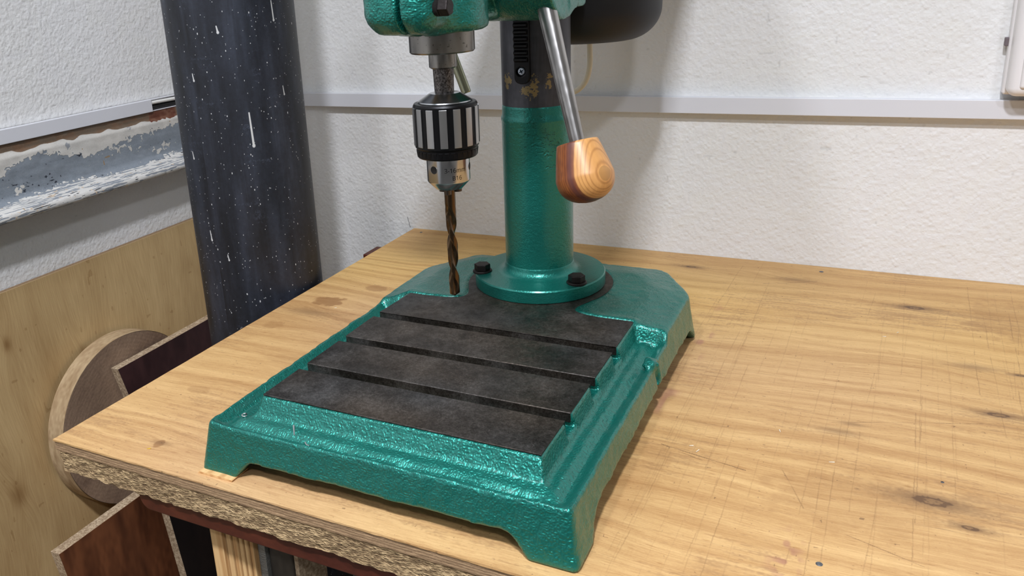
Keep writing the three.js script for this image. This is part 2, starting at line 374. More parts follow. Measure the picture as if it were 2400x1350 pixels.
const darkBoard = std({ map: tex(256, 256, (u, v) => { const k = p2(u * 6, v * 6, 6, 6, 125) + 0.6 * p2(u * 40, v * 24, 40, 24, 126); return [64 + 12 * k, 58 + 12 * k, 50 + 11 * k]; }, { repeat: [6, 6] }), roughness: 0.7 });

const BZ = 686, BX = 1500;
const bench = thing('workbench', 'wooden workbench with scratched plywood top carrying the green drill press', 'workbench', [BX / 2, -800, BZ / 2]);
function boardGeo(x0, x1, y0, y1, z0, z1, rough, seed) {    // a board whose left and front edges are torn by the saw
  const nx = 420, ny = 10, g = new THREE.BoxGeometry(x1 - x0, y1 - y0, z1 - z0, nx, ny, 60).translate((x0 + x1) / 2, (y0 + y1) / 2, (z0 + z1) / 2), p = g.attributes.position;
  for (let i = 0; i < p.count; i++) {
    const x = p.getX(i), y = p.getY(i), z = p.getZ(i);
    const t = rough * (0.5 * n3(x * 0.09, y * 0.25, seed) + 0.5 * n3(x * 0.3, y * 0.5, seed + 7));
    if (z > z1 - 0.1) p.setZ(i, z - Math.abs(t) * 1.2);
    if (x < x0 + 0.1) p.setX(i, x + Math.abs(rough * n3(z * 0.1, y * 0.3, seed + 3)));
    if (y < y0 + 0.1) p.setY(i, y + 0.6 * rough * n3(x * 0.12, z * 0.12, seed + 5));
  }
  g.computeVertexNormals();
  return g;
}
part('top_veneer', frameUV(boardGeo(0, BX, -1.6, 0, 0.5, BZ, 0.5, 3), (x, y, z) => [(x - y * 0.2) / TX, (z - y * 0.2) / TZ]), tableTopMat, bench, 'knotty yellow plywood surface with saw marks');
part('plywood_core', boxUV(boardGeo(1, BX, -11, -1.5, 0.5, BZ - 0.8, 0.6, 11)), plyEdge, bench);
part('chipboard_layer', boxUV(boardGeo(4, BX, -32.5, -10.9, 0.5, BZ - 1.5, 2.0, 17)), chipMat, bench, 'torn chipboard edge under the plywood');
{
  const s = new THREE.Shape(); s.moveTo(92, -32.9); s.lineTo(BX - 20, -32.9); s.lineTo(BX - 20, -50); s.lineTo(104, -50); s.quadraticCurveTo(96, -49, 94, -42); s.lineTo(92, -32.9);
  part('rail', boxUV(extrudeZ(s, 40, 680, 1)), rustRed, bench, 'reddish brown painted rail under the top');
}
const legX = [154, 168, 174, 179.5, 184, 188.5, 193];
for (let k = 0; k < 6; k++) part('leg', box(legX[k], legX[k + 1] - 0.7, -800, -50.2, k ? 600 + 3 * hash(k, 1, 1) : 598, k ? 662 - 1.5 * k : 664, 0.8), pineMat, bench);
part('leg_strap', box(193.2, 201, -800, -50.2, 600, 650, 0.5), std({ color: 0x8d8d88, roughness: 0.55, metalness: 0.5, bumpMap: chipMap, bumpScale: 0.001 }), bench, 'grey scuffed metal strap on the pine leg');
part('brace', box(201.5, 226, -800, -50.2, 604, 646, 1), darkBoard, bench, 'dark stained brace beside the leg');
part('brace', box(226.5, 231, -800, -50.2, 606, 644, 0.6), paleChip, bench, 'thin pale strip beside the dark brace');
for (const [x, z] of [[60, 40], [1380, 40], [1380, 600]]) part('leg', box(x, x + 60, -800, -50.2, z, z + 60, 1), pineMat, bench);
part('cross_beam', box(100, 1440, -800 + 420, -800 + 480, 60, 90, 1), darkBoard, bench);
part('side_stub', frameUV(box(-17, 60, -12, -4.5, 88, 128, 1.5), (x, y, z) => [x / TX, z / TZ]), rustRed, bench);
const screwMat = std({ color: 0x77797c, metalness: 0.8, roughness: 0.45 });
for (const [x, z, r] of [[589.5, 21.4, 2.6], [625.8, 598.8, 2.2], [700, 468, 1.2], [22, 18, 2.2]]) part('screw_head', lathe([[0, -1], [r, -1], [r, 0.15], [r - 0.7, 0.5], [0.8, 0.35], [0, 0.1]], x, z, 18), screwMat, bench);

// ---------------------------------------------------------------- drill press
const CX = 326, CZ = 305.5, SZ = 510, DECK = 57.3;
const press = thing('drill_press', 'teal painted bench drill press with slotted dark table and wooden lever knob', 'drill press', [CX, 0, 440]);
const SLOTS = [447.5, 510.5, 573.5], TWID = 121.6, T0 = 382, T1 = 630;
function padField(X, z) {                                   // the machined pad round the column, negative inside
  const disc = Math.hypot(X, z - CZ) - 78, strip = Math.max(Math.abs(X) - TWID - 4, T0 - z - 0.012 * X, z - T1 - 4);
  return smin(disc, strip, 45);
}
function baseField(x, y, z) {
  const X = x - CX, aX = Math.abs(X);
  let d2 = smax(smax(aX - 162, z - 672, 6), smax(205.5 - z, 0.855 * aX - 0.518 * z + 5.1, 12), 5);
  const outer = d2 + 0.17 * y;
  if (outer > 5) return outer;
  const s = -(d2 + 7.5);
  const back = 1 - sstep(381, 391, z + 2 * n2(x * 0.1, z * 0.1, 130));
  let ledge = 38.5 + 5.2 * Math.exp(-((s / 5.5) ** 2)) - 2.6 * Math.exp(-(((s - 11) / 4) ** 2)) + 1.6 * Math.exp(-(((s - 20) / 5) ** 2)) + 0.8 * n2(x * 0.05, z * 0.05, 131);
  const plateau = 57.2 - 5.2 * (1 - sstep(0, 42, s)) - (X < 0 ? 4.5 * (1 - sstep(2, 36, s)) : 0) + 0.5 * Math.exp(-((padField(X, z) / 5) ** 2));
  const T = mix(ledge, plateau, back);
  let d = smax(outer, (y - T) * 0.93, 3.2);
  const drop = Math.max(0, DECK - y);
  const block = Math.max(smax((aX - TWID - 0.3 * drop) * 0.95, (z - T1 - 0.58 * drop) * 0.86, 1.2), 376 - z, y - (DECK - 0.9), 20 - y);
  d = smin(d, block, 5.5);
  // lump and scar on the right-hand rim, flash on the front lower edge
  const lump = Math.hypot(X - 151, (y - 44) * 1.4, (z - 437) * 0.8) - 6.5;
  d = smin(d, lump + 2.2 * n3(x * 0.35, y * 0.35, z * 0.35), 5);
  d = smax(d, -(Math.hypot(X - 158, (y - 30) * 0.5, z - 431) - 5 + 2 * n3(x * 0.4, y * 0.3, z * 0.4)), 4);
  // T slots and machined pad
  if (y > 40) {
    for (const c of SLOTS) {
      d = Math.max(d, -Math.max(Math.abs(z - c) - 7.2, 44.5 - y, aX - TWID - 3.5));
      d = Math.max(d, -Math.max(Math.abs(z - c) - 9.5, 44.5 - y, y - 49.5, aX - TWID - 3.5));
    }
    const pf = padField(X, z);
    d = smax(d, -Math.max(pf, DECK - 0.9 - y), 1.2);
  }
  // hollow underside, arches between the feet
  d = smax(d, -Math.max(outer + 11, y - 33), 3);
  const gap = smin(aX + 0.9 * y - 127, Math.max(273 + 1.3 * y - z, z + 0.9 * y - 638), 3);
  d = smax(d, -smax(gap, y - 16.5 - 3 * sstep(110, 150, aX), 5), 2.5);
  d = Math.max(d, 0.4 - y);
  if (Math.abs(d) < 3 && y > 3 && !(y > 43.5 && aX < TWID + 1 && z > 376 && z < T1 - 1) && !(y > 54 && padField(X, z) < 0)) {
    const edge = y < 24 && y > 10 ? 1.7 : 1;
    d += 0.3 * n3(x * 0.06, y * 0.06, z * 0.06) + 0.28 * edge * n3(x * 0.17, y * 0.17, z * 0.17) + 0.16 * n3(x * 0.33, y * 0.33, z * 0.33);
  }
  return d;
}
part('base', boxUV(nets(baseField, [CX - 168, -3, 198], [CX + 168, 64, 680], 1.7)), castMat, press, 'teal hammered cast iron base');
// dark machined strips between the slots, each wrapping down into its slots
const edgesZ = [SLOTS[0] + 6, SLOTS[1] - 6, SLOTS[1] + 6, SLOTS[2] - 6, SLOTS[2] + 6, T1];
for (let k = 0; k < 3; k++) {
  const a = edgesZ[2 * k], b = edgesZ[2 * k + 1];
  const pr = k < 2 ? [[a, 49], [a, DECK - 0.5], [a + 0.5, DECK], [b - 0.5, DECK], [b, DECK - 0.5], [b, 49], [b - 1, 49], [b - 1, DECK - 1.2], [a + 1, DECK - 1.2], [a + 1, 49]] : [[a, 49], [a, DECK - 0.5], [a + 0.5, DECK], [b - 0.4, DECK], [b, DECK - 0.5], [b, DECK - 1.2], [a + 1, DECK - 1.2], [a + 1, 49]];
  const g = extrudeZ(shapeOf(pr), -TWID, TWID); g.rotateY(-Math.PI / 2); g.translate(CX, 0, 0);
  part('table_strip', boxUV(g), darkSteel, press, 'dark scratched machined strip');
}
{ // last strip runs into the round pad under the column
  const pts = [[-TWID, SLOTS[0] - 6], [TWID, SLOTS[0] - 6]];
  const zc = 436, t0 = Math.atan2(zc - T0 - 0.2, TWID);
  for (let i = 0; i <= 160; i++) {                           // walk the outline by angle from the right corner round the back
    const t = t0 + (Math.PI - 2 * t0) * i / 160, c = Math.cos(t), q = Math.sin(t);
    let m = 10; while (m < 300 && padField(c * m, zc - q * m) < -0.5 && Math.abs(c * m) < TWID) m += 0.25;
    pts.push([c * m, zc - q * m]);
  }
  const g = extrudeZ(shapeOf(pts.map(p => [p[0], -p[1]])), DECK - 1.2, DECK, 0.3); g.rotateX(-Math.PI / 2); g.translate(CX, 0, 0);
  const skirt = box(CX - TWID, CX + TWID, 49, DECK - 0.4, SLOTS[0] - 7, SLOTS[0] - 6);
  const gg = boxUV(g); const merged = mergeGeometries([gg, skirt].map(q => { const r = q.index ? q.toNonIndexed() : q; for (const n of Object.keys(r.attributes)) if (!['position', 'normal', 'uv'].includes(n)) r.deleteAttribute(n); r.groups = []; return r; }));
  part('table_strip', merged, darkSteel, press, 'dark machined strip running into the round column pad');
}
// column, sleeve and flange
const colMap = tex(1024, 512, (u, v) => {
  const a = n2(u * 14, v * 5, 141) + 0.5 * n2(u * 160, v * 14, 142) + 0.4 * n2(u * 60, v * 40, 143);
  let c = [72 + 9 * a, 73 + 9 * a, 79 + 9 * a];
  for (const [pu, pv, ru, rv] of [[0.908, 0.205, 7, 9], [0.024, 0.14, 9, 7], [0.045, 0.185, 5, 9], [0.1, 0.585, 4, 5], [0.116, 0.2, 4, 8]]) {
    const du = ((u - pu + 1.5) % 1 - 0.5) * 224, dv = (v - pv) * 150;
    const q = (du / ru) ** 2 + (dv / rv) ** 2 + 1.1 * n2(u * 100, v * 70, 144) + 0.5 * n2(u * 260, v * 190, 145);
    if (q < 0.55) c = mix3(c, [152, 132, 88], 0.85);
  }
  return c;
});
part('column', wrapU(frameUV(lathe([[0, 60], [34.6, 60], [34.6, 245], [34.6, 395], [34.6, 520], [0, 520]], CX, CZ, 72), (x, y, z) => [((Math.atan2(x - CX, z - CZ) / 6.28318) + 1) % 1, clamp((y - 245) / 150, 0.004, 0.996)])), std({ map: colMap, metalness: 0.55, roughness: 0.44 }), press, 'dark steel column with patches of old paint');
part('column_sleeve', wrapU(frameUV(lathe([[34.7, 70], [35.9, 70], [35.9, 100], [35.9, 160], [35.9, 233], [36.5, 235], [36.5, 236.6], [35.6, 239], [35.1, 241], [35.1, 247.5], [34.9, 249.6], [34.6, 250]], CX, CZ, 96), (x, y, z) => [((Math.atan2(x - CX, z - CZ) / 6.28318) + 1) % 1, (y - 70) / 180])), sleeveMat, press, 'teal sleeve pitted near its top');
{
  const pr = [[0, DECK + 0.05], [68.6, DECK + 0.05], [69.4, DECK + 1], [69.4, DECK + 12.5], [68.4, DECK + 13.8], [66, DECK + 14.1], [46, DECK + 15.2]];
  for (let i = 0; i <= 8; i++) { const t = i / 8 * Math.PI / 2; pr.push([46 - 9.6 * Math.sin(t), DECK + 15.2 + 9 * (1 - Math.cos(t))]); }
  pr.push([35.9, DECK + 25]);
  part('flange', boxUV(lathe(pr, CX, CZ, 110, 0.5)), smoothTeal, press, 'round teal flange of the column');
}
const BOLT_SPOTS = [[270.9, 333.5], [377, 335.6], [326, 246]];
BOLT_SPOTS.forEach(([x, z], i) => {
  const y = DECK + 14.0;
  const b = part('bolt', boxUV(lathe([[0, y], [10.4, y], [10.4, y + 1.6], [9.6, y + 2.4], [7.6, y + 2.6], [0, y + 2.6]], x, z, 40)), blackOxide, press, 'black hexagon bolt with washer');
  const hex = new THREE.Shape(); for (let k = 0; k < 6; k++) { const t = k * Math.PI / 3 + 0.3 + i; hex[k ? 'lineTo' : 'moveTo'](8.6 * Math.cos(t), 8.6 * Math.sin(t)); }
  const g = extrudeZ(hex, 0, 6.6, 0.7); g.rotateX(-Math.PI / 2); g.translate(x, y + 2.5, z);
  part('bolt_head', boxUV(g), blackOxide, b);
});
// rack and its screw on the front of the column
{
  const g = new THREE.Shape(); g.moveTo(318, 520); g.lineTo(318, 281); g.quadraticCurveTo(318, 273.5, 325.7, 273.5); g.quadraticCurveTo(333.6, 273.5, 333.6, 281); g.lineTo(333.6, 520);
  const hole = new THREE.Path(); hole.absarc(325, 285.6, 5, 0, 6.2832, true); g.holes.push(hole);
  const r = part('rack', boxUV(extrudeZ(g, CZ + 33.4, CZ + 38.4, 0.7)), blackSteel, press, 'black toothed rack bar');
  const tooth = [];
  for (let y = 297; y < 518; y += 6.45) {
    const t = extrudeZ(shapeOf([[0, -2.6], [3.2, -0.9], [3.2, 0.9], [0, 2.6]]), -6.7, 6.7, 0.25); t.rotateY(-Math.PI / 2); t.rotateY(0);
    t.translate(325.6, y, CZ + 38.2);
    part('rack_tooth', boxUV(t), blackSteel, r);
  }
  const sc = part('rack_screw', boxUV(between(lathe([[0, 0], [4.0, 0], [4.0, 2.0], [3.1, 2.8], [0, 3.1]], 0, 0, 28), [325, 285.6, CZ + 34.4], [325, 285.6, CZ + 50])), std({ color: 0xa9b2bd, metalness: 0.9, roughness: 0.35 }), press, 'bright zinc cross-head screw');
  for (const a of [0.5, 0.5 + Math.PI / 2]) {
    const b = new THREE.BoxGeometry(4.2, 1.1, 0.5).rotateZ(a).translate(325, 285.6, CZ + 37.5);
    part('screw_recess', boxUV(b), std({ color: 0x27323d, metalness: 0.6, roughness: 0.5 }), sc);
  }
}
// head casting
function headField(x, y, z) {
  const X = x - CX;
  const r = Math.hypot(X, z - SZ);
  let d = smax(r - 37, 337 - y, 8);                                    // quill housing
  d = smax(d, y - 520, 4);
  const lx = Math.max(-18 - X, X - 8, 0), lz = Math.max(z - 560, 500 - z, 0), ly = Math.max(355 - y, y - 470, 0);
  d = smin(d, Math.hypot(lx, lz, ly) - 17, 8);                          // split clamp lugs in front
  const neck = Math.hypot(Math.max(Math.abs(X + 6) - 12, 0), Math.max(z - 520, 400 - z, 0), Math.max(349 - y, y - 500, 0)) - 10;
  d = smin(d, neck, 6);
  const hub = smax(Math.hypot(y - 381, z - 408) - 44, Math.max(x - 393, 322 - x), 3);   // pinion housing across the head
  d = Math.min(d, hub);
  const ear = Math.max(Math.abs(x - 388) - 5, Math.hypot(Math.max(345.5 + 5 - y - 0.0, 0), Math.max(352 + 5 - z, 0)) - 5, z - 400, y - 480);
  d = smin(d, ear, 4);
  const clampBody = smax(Math.hypot(X, z - CZ) - 56, Math.max(352 - y, y - 515), 5);
  d = smin(d, clampBody, 8);
  d = smin(d, Math.hypot(Math.max(Math.abs(X) - 40, 0), Math.max(Math.abs(z - 400) - 90, 0), Math.max(Math.abs(y - 450) - 50, 0)) - 12, 8);
  d = Math.max(d, -Math.max(Math.abs(X) - 1.9, 528 - z));        // clamp slit
  d = Math.max(d, -(Math.hypot(X, z - CZ) - 34.8));
  if (Math.abs(d) < 3) d += 0.45 * n3(x * 0.07, y * 0.07, z * 0.07) + 0.35 * n3(x * 0.2, y * 0.2, z * 0.2) + 0.25 * n3(x * 0.4, y * 0.4, z * 0.4);
  return d;
}
part('head_casting', boxUV(nets(headField, [255, 330, 240], [405, 526, 585], 1.9)), castMat, press, 'teal cast head with clamp slit and pinion housing');
part('pinion_shaft', rod([392.5, 372, 396], [396, 372, 396], 14, 14, 36, 1), std({ color: 0x6b6a6c, metalness: 0.7, roughness: 0.45 }), press);
{
  const b = part('clamp_bolt', rod([349, 357, 562], [353, 357, 562], 6.4, 6.4, 30), blackOxide, press, 'black clamp bolt through the split housing');
  const hex = new THREE.Shape(); for (let k = 0; k < 6; k++) { const t = k * Math.PI / 3 + 0.2; hex[k ? 'lineTo' : 'moveTo'](6.6 * Math.cos(t), 6.6 * Math.sin(t)); }
  const g = extrudeZ(hex, 0, 8, 1); g.rotateY(Math.PI / 2); g.translate(352.6, 357, 562);
  part('bolt_head', boxUV(g), blackOxide, b);
}
part('pulley_cover', box(236, 452, 522, 610, 60, 566, 30, 4), smoothTeal, press, 'teal rounded cover over the pulleys');
// motor behind the column
{
  const pr = [[0, 299]]; for (let i = 0; i <= 14; i++) { const t = i / 14 * Math.PI / 2; pr.push([52 + 32 * Math.sin(t), 299 + (1 - Math.cos(t)) * 30 + 4 * Math.sin(t)]); }
  pr.push([84.5, 345], [84.5, 500], [70, 521], [0, 521]);
  part('motor', lathe(pr, 332, 165, 96, 0.5), motorMat, press, 'matt black rounded motor body');
  part('power_cord', tube([[316, 303, 98], [316.5, 286, 96], [315, 262, 92], [308, 243, 86], [294, 230, 78], [272, 224, 66], [240, 221, 45], [215, 219, 24]], 3.6), std({ color: 0xd9d2bf, roughness: 0.5 }), press, 'cream power cord');
}
// quill, spindle
part('quill', lathe([[0, 321], [24.8, 321], [25.8, 322.2], [25.8, 345], [0, 345]], CX, SZ, 80), wornSteel, press, 'worn bright steel quill');
part('spindle', lathe([[0, 308.6], [9.6, 308.6], [11.1, 309.8], [11.1, 321.5], [0, 321.5]], CX, SZ, 64), wornSteel, press);
part('arbor', lathe([[0, 287], [7.7, 287], [8.4, 309], [0, 309]], CX, SZ, 48), pittedSteel, press, 'pitted taper arbor');
// chuck
{
  const S = n => n;
  const chuckBody = tex(2048, 256, (u, v) => { const k = 184 + 8 * p2(u * 40, v * 120, 40, 120, 151); return [k, k, k + 2]; });
  const cv = document.createElement('canvas'); cv.width = 2048; cv.height = 512;
  const cx = cv.getContext('2d'); cx.fillStyle = '#b9bbbe'; cx.fillRect(0, 0, 2048, 512);
  cx.fillStyle = '#17181a'; cx.textAlign = 'center'; cx.textBaseline = 'middle'; cx.font = '92px sans-serif';
  // 2048 px run round the body (110 mm) and 512 px up its 27.5 mm
  cx.fillText('3-16mm', 2048 * 0.128, 512 * 0.43); cx.fillText('B16', 2048 * 0.137, 512 * 0.66);
  const bodyTex = new THREE.CanvasTexture(cv); bodyTex.colorSpace = THREE.SRGBColorSpace; bodyTex.wrapS = THREE.RepeatWrapping;
  const bodyMat = std({ map: bodyTex, metalness: 1, roughness: 0.2 });
  const bodyGeo = frameUV(lathe([[0, 211.5], [11.2, 211.5], [17.3, 217.8], [17.7, 219], [17.7, 241], [0, 241]], CX, SZ, 96), (x, y, z) => [((Math.atan2(x - CX, z - SZ) / 6.28318) + 1) % 1, (y - 213.5) / 27.5]);
  wrapU(bodyGeo);
  const chuck = part('chuck', bodyGeo, bodyMat, press, 'polished keyed drill chuck marked 3-16mm B16');
  part('chuck_collar', lathe([[0, 282], [21.6, 282], [22, 282.8], [21.4, 283.6], [12.2, 289.4], [8.2, 290.2], [0, 290.2]], CX, SZ, 96, 0.35), chrome, chuck, 'polished conical collar');
  part('sleeve', lathe([[17.8, 238.5], [23.8, 238.5], [24.6, 239.5], [24.9, 246], [25.9, 247.2], [25.9, 280.4], [25.0, 282], [22.2, 282.4], [0, 282.4]], CX, SZ, 96, 0.5), blackSteel, chuck, 'black fluted chuck sleeve');
  const NR = 15;
  for (let k = 0; k < NR; k++) {
    const a = 0.47 + k * 2 * Math.PI / NR + 0.02, w = 0.112, sh = new THREE.Shape();
    sh.absarc(0, 0, 26.75, a - w, a + w, false); sh.absarc(0, 0, 25.4, a + w, a - w, true);
    const g = extrudeZ(sh, 0, 30.4, 0.35); g.rotateX(-Math.PI / 2); g.translate(CX, 248.8, SZ);
    part('rib', boxUV(g), ribMat, chuck, 'bright ground rib');
  }
  for (let k = 0; k < 32; k++) {
    const a = k * 2 * Math.PI / 32 + 0.05;
    const g = extrudeZ(shapeOf([[-1.7, 0.5], [1.7, 0.5], [1.0, -5.2], [-1.0, -5.2]]), 0, 2.3, 0.3);
    g.rotateX(0.12); g.translate(0, 244.6, 22.9); g.rotateY(a); g.translate(CX, 0, SZ);
    part('gear_tooth', boxUV(g), blackSteel, chuck);
  }
  const ha = -0.27;
  for (const a of [ha, ha + 2.094, ha - 2.094]) {
    const s = Math.sin(a), c = Math.cos(a), y = 229.5;
    const P = (r) => [CX + s * r, y, SZ + c * r];
    part('key_hole', rod(P(10), P(17.75), 3.25, 3.25, 30, 0.1), std({ color: 0x050506, roughness: 0.6 }), chuck, 'dark key hole');
    const ring = new THREE.TorusGeometry(3.4, 0.4, 8, 32); ring.rotateY(a); ring.translate(...P(17.2));
    part('key_hole_rim', ring, chrome, chuck);
  }
  for (let k = 0; k < 3; k++) {
    const a = 0.25 + k * 2.094, g = new THREE.CylinderGeometry(3.4, 2.9, 12, 18, 1); g.scale(1, 1, 1.15); g.translate(0, 213.5, 7.3); g.rotateY(a); g.translate(CX, 0, SZ);
    part('jaw', g, std({ color: 0x5b5148, metalness: 0.9, roughness: 0.4 }), chuck, 'dark steel jaw');
  }
}
// twist drill held in the chuck
{
  const R = 4.55, yTop = 216, yFl = 196, yTip = 115.8, N = 64, rings = 240;
  const pos = [], idx = [];
  for (let j = 0; j <= rings; j++) {
    const y = yTop + (yTip - yTop) * j / rings, turn = -(yFl - y) / 31 * Math.PI * 2 * 0.5 * 1.02, depth = sstep(yFl + 3, yFl - 12, y);
    const tip = y < yTip + 2.4 ? (y - yTip) / 2.4 : 1;
    for (let i = 0; i < N; i++) {
      const a = i / N * Math.PI * 2, f = ((a % Math.PI) + Math.PI) % Math.PI / Math.PI;   // two flutes
      let rr = 1;
      if (f > 0.36) { const q = (f - 0.36) / 0.64; rr = 1 - 0.74 * Math.pow(Math.sin(Math.PI * Math.pow(q, 0.8)), 0.9); } else if (f > 0.06) rr = 0.955;
      const r = R * mix(1, rr, depth) * (tip < 1 ? 0.05 + 0.95 * tip : 1);
      pos.push(CX + r * Math.cos(a + turn), y, SZ + r * Math.sin(a + turn));
    }
  }
  for (let j = 0; j < rings; j++) for (let i = 0; i < N; i++) { const a = j * N + i, b = j * N + (i + 1) % N; idx.push(a, b, a + N, b, b + N, a + N); }
  const c0 = pos.length / 3; pos.push(CX, yTip - 0.1, SZ); for (let i = 0; i < N; i++) idx.push(rings * N + i, rings * N + (i + 1) % N, c0);
  const g = new THREE.BufferGeometry(); g.setAttribute('position', new THREE.Float32BufferAttribute(pos, 3)); g.setIndex(idx); g.computeVertexNormals();
  const t = thing('drill_bit', 'bronze coloured twist drill bit clamped in the chuck', 'drill bit', [CX, 115, SZ]);
  part('fluted_shank', boxUV(toCreasedNormals(g, 0.7)), std({ color: 0x5f4d3a, metalness: 1, roughness: 0.25 }), t);
}
// feed lever with turned wooden knob
{
  const dv3 = new THREE.Vector3(0.284, -0.94, 0.186).normalize(), dir = [dv3.x, dv3.y, dv3.z], A = [387 + dir[0] * 102, 337 + dir[1] * 102, 432 + dir[2] * 102];
  const at = t => [A[0] + dir[0] * t, A[1] + dir[1] * t, A[2] + dir[2] * t];
  const brushed = tex(256, 1024, (u, v) => 0.5 + 0.3 * p2(u * 6, v * 120, 6, 120, 161) + 0.2 * p2(u * 40, v * 40, 40, 40, 162), { data: true });
  const lm = tex(256, 512, (u, v) => { const k = 168 + 12 * p2(u * 8, v * 110, 8, 110, 163) + 12 * p2(u * 30, v * 8, 30, 8, 164); return [k, k - 2, k - 4]; });
  part('lever', rod(at(-130), at(6), 8.3, 6.0, 48), std({ map: lm, metalness: 1, roughness: 0.34, bumpMap: brushed, bumpScale: 0.0002 }), press, 'turned steel feed lever');
  const pr = [[0, 0], [16.6, 0], [17.3, 0.7]];
  for (let i = 1; i <= 40; i++) { const t = i / 40; const r = t < 0.56 ? 17.3 + 6.9 * Math.pow(t / 0.56, 0.9) : 24.2 * Math.pow(Math.max(0, 1 - Math.pow((t - 0.54) / 0.465, 2.6)), 0.5); pr.push([r, 0.7 + 50 * t]); }
  pr.push([0, 51]);
  const gr = new THREE.Vector3(-0.9, 0, 0.43).normalize();                 // across the growth rings, in the knob's own frame
  const shade = (x, y, z) => {
    const s = x * gr.x + z * gr.z - 0.0010 * (y - 26) ** 2 + 0.5 * n3(x * 0.08, y * 0.05, z * 0.08);
    const ring = Math.pow(0.5 + 0.5 * Math.sin(s * 2.6 + 1.2 * n2(s * 0.25, 1, 165)), 5), fine = n3(x * 0.7, y * 0.16, z * 0.7);
    const heart = 1 - sstep(9.6, 11.2, s), vein = Math.exp(-(((s - 7) / 2.8) ** 2));
    let c = mix3([208, 152, 88], [150, 98, 50], 0.5 * ring + 0.12 * fine);
    c = mix3(c, mix3([146, 84, 40], [92, 46, 24], clamp(0.55 * ring + 0.3 * fine + 0.2)), heart);
    c = mix3(c, [88, 48, 46], 0.8 * vein * heart);
    return s > 23.2 ? mix3(c, [158, 116, 66], 0.6) : c;
  };
  const prof = t => { const f = clamp(t) * (pr.length - 1), i = Math.min(pr.length - 2, Math.floor(f)), q = f - i; return [mix(pr[i][0], pr[i + 1][0], q), mix(pr[i][1], pr[i + 1][1], q)]; };
  const km = tex(1024, 512, (u, v) => { const [r, y] = prof(v), a = u * Math.PI * 2; return shade(r * Math.sin(a), y, r * Math.cos(a)); }, { wrapT: THREE.ClampToEdgeWrapping });
  const kg = new THREE.LatheGeometry(pr.map(p => new THREE.Vector2(Math.max(p[0], 0.001), p[1])), 96);
  const g = toCreasedNormals(kg, 0.7);
  // keep the knob's own x axis level so that the grain faces the same way
  const Y = new THREE.Vector3(...dir), Za = new THREE.Vector3(0, 0, 1).addScaledVector(Y, -Y.z).normalize(), Xa = new THREE.Vector3().crossVectors(Y, Za);
  g.applyMatrix4(new THREE.Matrix4().makeBasis(Xa, Y, Za)); g.translate(...at(0));
  part('lever_knob', g, phys({ map: km, roughness: 0.42, clearcoat: 0.2, clearcoatRoughness: 0.3 }), press, 'turned two-tone wooden knob');
}
part('lock_pin', rod([283, 340, 428], [306.5, 277, 428], 4.4, 4.4, 24, 0.8), std({ color: 0xa3a58e, metalness: 0.85, roughness: 0.3 }), press, 'short bright lock pin');

// shim under the front left foot, metal chips
{
  const t = thing('wood_shim', 'thin pale wood splinter wedged under the front foot of the press', 'shim', [182, 0, 668]);
  part('splinter', boxUV(extrudeZ(shapeOf([[164, 0.05], [200, 0.05], [201, 1.8], [192, 2.6], [166, 2.2]]), 655, 676, 0.3)), pineMat, t);
}
function castTop(x, z) { let y = 64; while (y > 5 && baseField(x, y, z) > 0) y -= 0.2; return y; }
const chipSteel = std({ color: 0xc9cbcc, metalness: 0.9, roughness: 0.3 });
function chipSpiral(x, y, z, r, turns, w, ang) {
  const pts = []; for (let i = 0; i <= 20; i++) { const t = i / 20, a = ang + t * turns * 6.283; pts.push([x + r * (1 - 0.3 * t) * Math.cos(a), y + 0.6 + w * t, z + r * (1 - 0.3 * t) * Math.sin(a)]); }
  return tube(pts, 0.6, 40);
}
{
  const a = thing('metal_chip', 'tiny curled steel shaving in the corner of the base trough', 'metal chip', [190, 42, 643], 'steel chips on the press base');
  part('curl', chipSpiral(191, castTop(191, 641), 641, 2.3, 0.85, 0.8, 0), chipSteel, a);
  const b = thing('metal_chip', 'straight bright steel sliver on the front ledge of the base', 'metal chip', [245, 40, 647], 'steel chips on the press base');
  part('sliver', rod([242, castTop(242, 641.5) + 1, 641.5], [248, castTop(248, 649.5) + 0.7, 649.5], 1.0, 0.5, 10, 0.1), chipSteel, b);
  const c = thing('metal_chip', 'short flat steel shaving lying on the front ledge of the base', 'metal chip', [263, 40, 653], 'steel chips on the press base');
  part('sliver', tube([[260, castTop(260, 652) + 0.7, 652], [263, castTop(263, 654) + 0.7, 654], [266, castTop(266, 654.6) + 0.7, 654.6]], 0.6, 12), chipSteel, c);
}
const flakeMat = std({ color: 0xe6dcc6, roughness: 0.7 });
for (const [x, z, a] of [[523, 486, 0.4], [529, 492, 1.2], [626, 470, 0.3], [660, 205, 0.2], [672, 190, 1], [70, 330, 0.8], [585, 436, 1.9], [97, 664, 0.6]]) {
  const t = thing('wood_chip', 'tiny pale splinter lying on the plywood bench top', 'wood chip', [x, 0, z], 'wood crumbs on the bench top');
  const g = new THREE.CylinderGeometry(0.25, 0.45, 2.6 + 1.6 * hash(x, 1, 2), 6); g.rotateZ(Math.PI / 2); g.rotateY(a); g.translate(x, 0.5, z);
  part('splinter', g, x === 97 ? std({ color: 0xd8b42c, roughness: 0.6 }) : flakeMat, t);
  if (x === 97) { t.userData.label = 'tiny yellow crumb at the front edge of the bench'; delete t.userData.group; }
}

